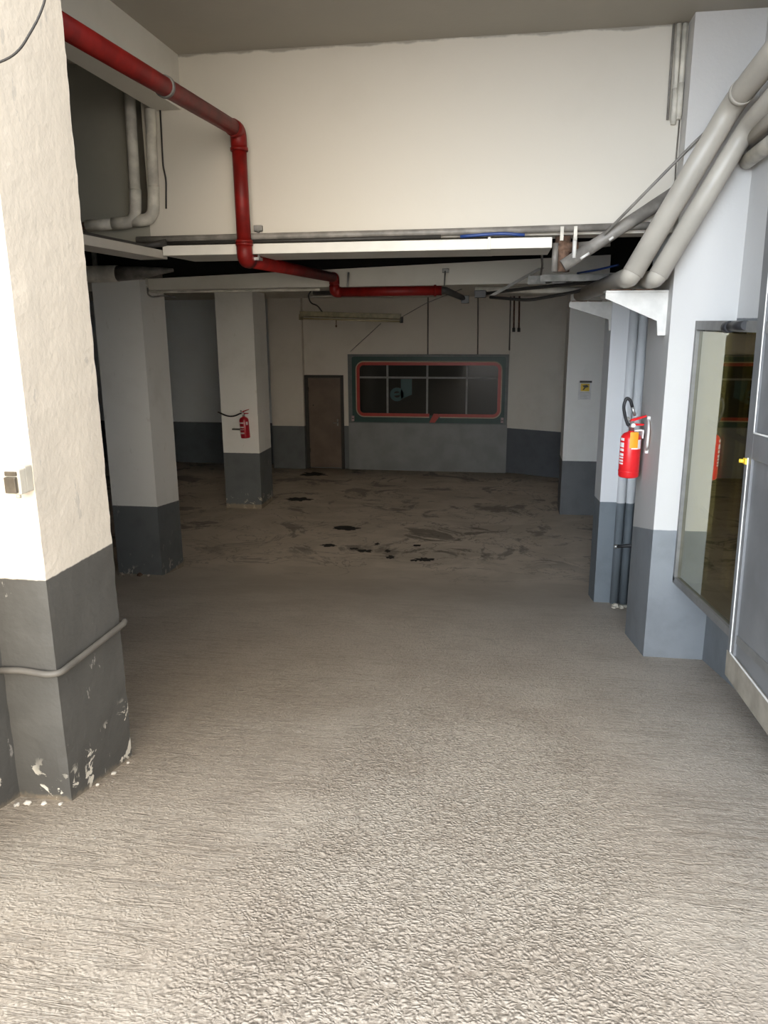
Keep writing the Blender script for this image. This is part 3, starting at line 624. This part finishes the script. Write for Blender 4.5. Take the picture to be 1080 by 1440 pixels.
tag(MB().tube([(-3.02, 12.0, 3.545), (-3.07, 12.0, 3.48), (-3.03, 12.0, 3.36), (-2.92, 12.0, 3.33), (-2.83, 12.0, 3.20)], .011, 8, .06).build('cable', M['dark']), 'dark cable drooping from the ceiling to the tilted batten', 'cable')
tag(MB().tube([(-.70, 12.0, 3.548), (-1.23, 12.0, 3.35), (-1.64, 12.0, 3.13)], .006, 6).build('cable', M['dull_metal']), 'support wire slanting from the ceiling to the batten right end', 'cable')
tag(MB().tube([(-1.95, 12.1, 3.05), (-3.2, 15.9, 2.48)], .007, 6).build('cable', M['dull_metal']), 'support wire slanting down behind the batten to the green window', 'cable')
t = thing('light_tray', 'dark fitting tray fixed to the ceiling above the batten', 'light fitting', (-2.1, 12.2, 3.5)); O = t.location
MB(O).box(-3.02, -1.2, 12.1, 12.3, 3.49, 3.549).build('tray_body', M['door_dark'], t)
MB(O).box(-3.04, -1.15, 12.06, 12.1, 3.455, 3.475).build('tray_lip', M['pipe_dirty'], t)
# back wall conduits
for lab, pts, r in (('straight conduit on the back wall above the middle of the green window', [(-1.61, 15.985, 3.545), (-1.605, 15.985, 2.42)], .014), ('straight conduit on the back wall above the right of the green window', [(-.61, 15.985, 3.545), (-.59, 15.985, 2.42)], .012), ('dark conduit at the corner right of the green window', [(.03, 15.985, 3.545), (.04, 15.985, 2.5)], .014)):
    tag(MB().tube(pts, r, 8).build('conduit', M['conduit_paint']), lab, 'conduit')
for lab, x in (('short hanging conduit at the bend of the back wall, left of the two', .10), ('short hanging conduit at the bend of the back wall, right of the two', .20)):
    t = thing('conduit', lab, 'conduit', (x, 15.86, 2.9)); O = t.location
    MB(O).tube([(x, 15.86, 3.545), (x+.01, 15.86, 2.93)], .017, 8).build('conduit_run', M['rust'], t)
    MB(O).tube([(x+.01, 15.86, 2.94), (x+.012, 15.86, 2.86)], .03, 10).build('end_cup', M['dark'], t)

# ------------------------------------------------------------------ gate leaf, swung open
gt = thing('gate', 'grey sheet metal gate leaf swung open at the right edge', 'gate', (1.2, 4.0, 1.26), (math.radians(3.2), 0, 0))
L = 2.35; HT = 3.0
gt.rotation_euler = (math.radians(-3.2), 0, 0)
MB().box(.012, .04, -L, -.01, .02, HT).build('sheet', M['gate_grey'], gt)
MB().box(0, .05, -.11, 0, 0, HT, .003).build('stile', M['gate_grey'], gt)
MB().box(0, .05, -L, -L+.10, 0, HT, .003).build('stile', M['gate_grey'], gt)
for z0, z1, nm in ((1.165, 1.29, 'middle_rail'), (HT-.1, HT, 'top_rail')): MB().box(0, .05, -L+.1, -.11, z0, z1, .003).build(nm, M['gate_grey'], gt)
MB().box(-.002, .052, -L, 0, 0, .14, .003).build('bottom_rail', M['gate_dirt'], gt)
for z0, z1, ya in ((1.29, HT-.1, -.11), (.14, 1.165, -.055)):
    MB().box(-.004, .0, ya-.008, ya, z0, z1).box(-.004, .0, -L+.1, ya, z0, z0+.008).build('edge_trim', M['gate_edge'], gt)
MB().box(-.012, .0, -.055, -.012, 1.13, 1.16, .003).tube([(-.01, -.03, 1.145), (-.03, -.02, 1.145)], .010, 10).build('latch', M['yellow'], gt)
for z in (.4, 2.6): MB().tube([(.025, -L-.01, z), (.025, -L-.01, z+.16)], .022, 12).build('hinge', M['gate_grey'], gt)
t = thing('gate_post', 'grey gate post at the hinge side', 'post', (1.225, 1.55, 1.5))
MB().box(-.05, .05, -.06, .04, -.06, 3.6, .004).build('post', M['gate_grey'], t)
t = thing('door_closer', 'black closer fixed at the head of the reflective window', 'door closer', (1.20, 4.42, 3.07)); O = t.location
MB(O).tube([(1.205, 4.60, 3.055), (1.205, 4.30, 3.065)], .024, 14).build('closer_body', M['black'], t)
MB(O).tube([(1.205, 4.58, 3.055), (1.20, 4.64, 3.05)], .032, 14).build('closer_head', M['black'], t)
MB(O).box(1.21, 1.226, 4.40, 4.5, 3.04, 3.08).build('closer_mount', M['black'], t)

# ------------------------------------------------------------------ alcove: hose, loose rubble and grime
t = thing('hose', 'black hose end with a silver tip poking from the alcove beside the near pillar', 'hose', (1.3, 7.0, .95)); O = t.location
MB(O).tube([(1.62, 7.0, 1.22), (1.4, 7.02, 1.13), (1.20, 7.06, 1.075), (1.06, 7.1, 1.05)], .016, 10, .08).build('hose_body', M['black'], t)
MB(O).tube([(1.07, 7.1, 1.052), (1.035, 7.105, 1.045)], .018, 10).build('hose_tip', M['metal'], t)
def chunk(name, loc, size, mat, flat=.6, seed=0):
    bm = bmesh.new(); bmesh.ops.create_icosphere(bm, subdivisions=2 if flat > .2 else 4, radius=1)
    for v in bm.verts:
        q = 1+(.55 if flat > .2 else 1.1)*noise.noise(v.co*(1.4 if flat > .2 else 2.3)+Vector((seed*3.1, seed, 0))); v.co = Vector((v.co.x*size*q, v.co.y*size*q, v.co.z*size*q*flat))
    me = bpy.data.meshes.new(name); bm.to_mesh(me); bm.free()
    o = link(name, me, mat); o.location = loc; return o
for i, (x, y, s) in enumerate(((1.17, 7.62, .035), (1.22, 7.56, .028), (1.14, 7.54, .022), (1.27, 7.64, .02))):
    tag(chunk('rubble_piece', (x, y, fl(y)+s*.45), s, M['chalk'], .7, i), 'pale rubble piece at the foot of the alcove downpipes', 'rubble', 'rubble in the alcove')
for i, (x, y, s) in enumerate(((-4.52, 8.22, .03), (-4.40, 8.25, .02), (-4.27, 8.20, .035), (-4.18, 8.24, .02), (-4.45, 8.15, .015))):
    tag(chunk('rubble_piece', (x, y, fl(y)+s*.4), s, M['rust' if i == 2 else 'stone'], .7, i+9), 'small stone at the foot of the second left pillar', 'rubble', 'stones by the second left pillar')
for i, (x, y, s) in enumerate(((-1.66, 2.30, .012), (-1.60, 2.31, .009), (-1.72, 2.29, .014), (-1.56, 2.50, .008), (-1.555, 2.62, .010), (-1.75, 2.27, .01), (-1.555, 2.74, .007))):
    tag(chunk('plaster_flake', (x, y, fl(y)+s*.3), s, M['chalk'], .5, i+20), 'plaster flake fallen at the foot of the entrance pillar', 'plaster flake', 'flakes by the entrance pillar')
for lab, x, y, s, kx in (('oval black grime patch, farthest up the lane of those on the level floor', -2.36, 11.18, .10, 1.5), ('black grime clot farthest left at the ramp foot', -2.42, 10.24, .055, 1.6),
    ('small round grime clot in the middle of the level floor', -1.18, 10.40, .035, 1.3), ('black grime streak farthest right at the ramp foot', -1.0, 9.76, .06, 1.6),
    ('black grime spot just left of the farthest right streak', -1.13, 9.71, .035, 1.3), ('dark clot at the foot of the third left pillar', -3.6, 13.0, .12, 1.6),
    ('dark clot on the floor before the brown door', -3.9, 15.3, .14, 1.6), ('lower end of the broken black grime patch at the ramp foot', -1.47, 9.80, .055, .8),
    ('middle of the broken black grime patch at the ramp foot', -1.55, 10.08, .05, .7), ('upper arm of the broken black grime patch', -1.75, 10.40, .045, .6),
    ('left tail of the broken black grime patch', -1.86, 10.04, .05, 1.7), ('faint grime spot left of the broken patch', -2.03, 10.12, .035, 1.4)):
    o = tag(chunk('grime_patch', (x, y, fl(y)+.001), s, M['grime'], .05, int(x*-50)), lab, 'grime patch'); o.scale = (kx, 1, 1)

# ------------------------------------------------------------------ daylight through the entrance
wd = bpy.data.worlds.new('sky'); sc.world = wd; wd.use_nodes = True
nt = wd.node_tree; bg = nt.nodes['Background']
tc = N(nt, 'ShaderNodeTexCoord'); sp = N(nt, 'ShaderNodeSeparateXYZ'); nt.links.new(tc.outputs['Generated'], sp.inputs[0])
# invented bright sky lobe behind the photographer, shaped to push light deep inside: cool to the left, warm to the right, dimmer overhead and to the sides
back_ = math_(nt, 'MAXIMUM', math_(nt, 'MULTIPLY', sp.outputs[1], -1), .001)
az = math_(nt, 'DIVIDE', sp.outputs[0], back_)
lobe = math_(nt, 'MULTIPLY', step_(nt, az, -1.5, -.9), step_(nt, az, .34, .78, 1, 0))
lobe = math_(nt, 'MULTIPLY', lobe, step_(nt, sp.outputs[2], .26, .80, 1, .12))
hz = mix_(nt, step_(nt, az, -.35, .35), (.86, .97, 1.10), (1.12, 1.0, .83))
skyc = mix_(nt, lobe, (.20, .215, .24), hz)
nt.links.new(skyc, bg.inputs[0]); bg.inputs[1].default_value = 12.2

cam = bpy.data.cameras.new('camera'); co = bpy.data.objects.new('camera', cam); COL.objects.link(co)
cam.sensor_fit = 'VERTICAL'; cam.sensor_height = 36; cam.lens = 27.03; cam.clip_start = .05; cam.clip_end = 200
yaw, pit, rol = math.radians(9), math.radians(14), -.006
fw0 = Vector((-math.sin(yaw), math.cos(yaw), 0)); rt = Vector((math.cos(yaw), math.sin(yaw), 0)); up0 = Vector((0, 0, 1))
fw = fw0*math.cos(pit)-up0*math.sin(pit); up = up0*math.cos(pit)+fw0*math.sin(pit)
r2 = rt*math.cos(rol)+up*math.sin(rol); u2 = up*math.cos(rol)-rt*math.sin(rol)
Mx = Matrix((r2, u2, -fw)).transposed().to_4x4(); Mx.translation = (0, 0, 3.1); co.matrix_world = Mx
sc.camera = co
sc.view_settings.view_transform = 'Standard'; sc.view_settings.look = 'None'; sc.view_settings.gamma = 1; sc.view_settings.use_curve_mapping = False
sc.view_settings.exposure = 0.0
sc.cycles.max_bounces = 10; sc.cycles.diffuse_bounces = 6
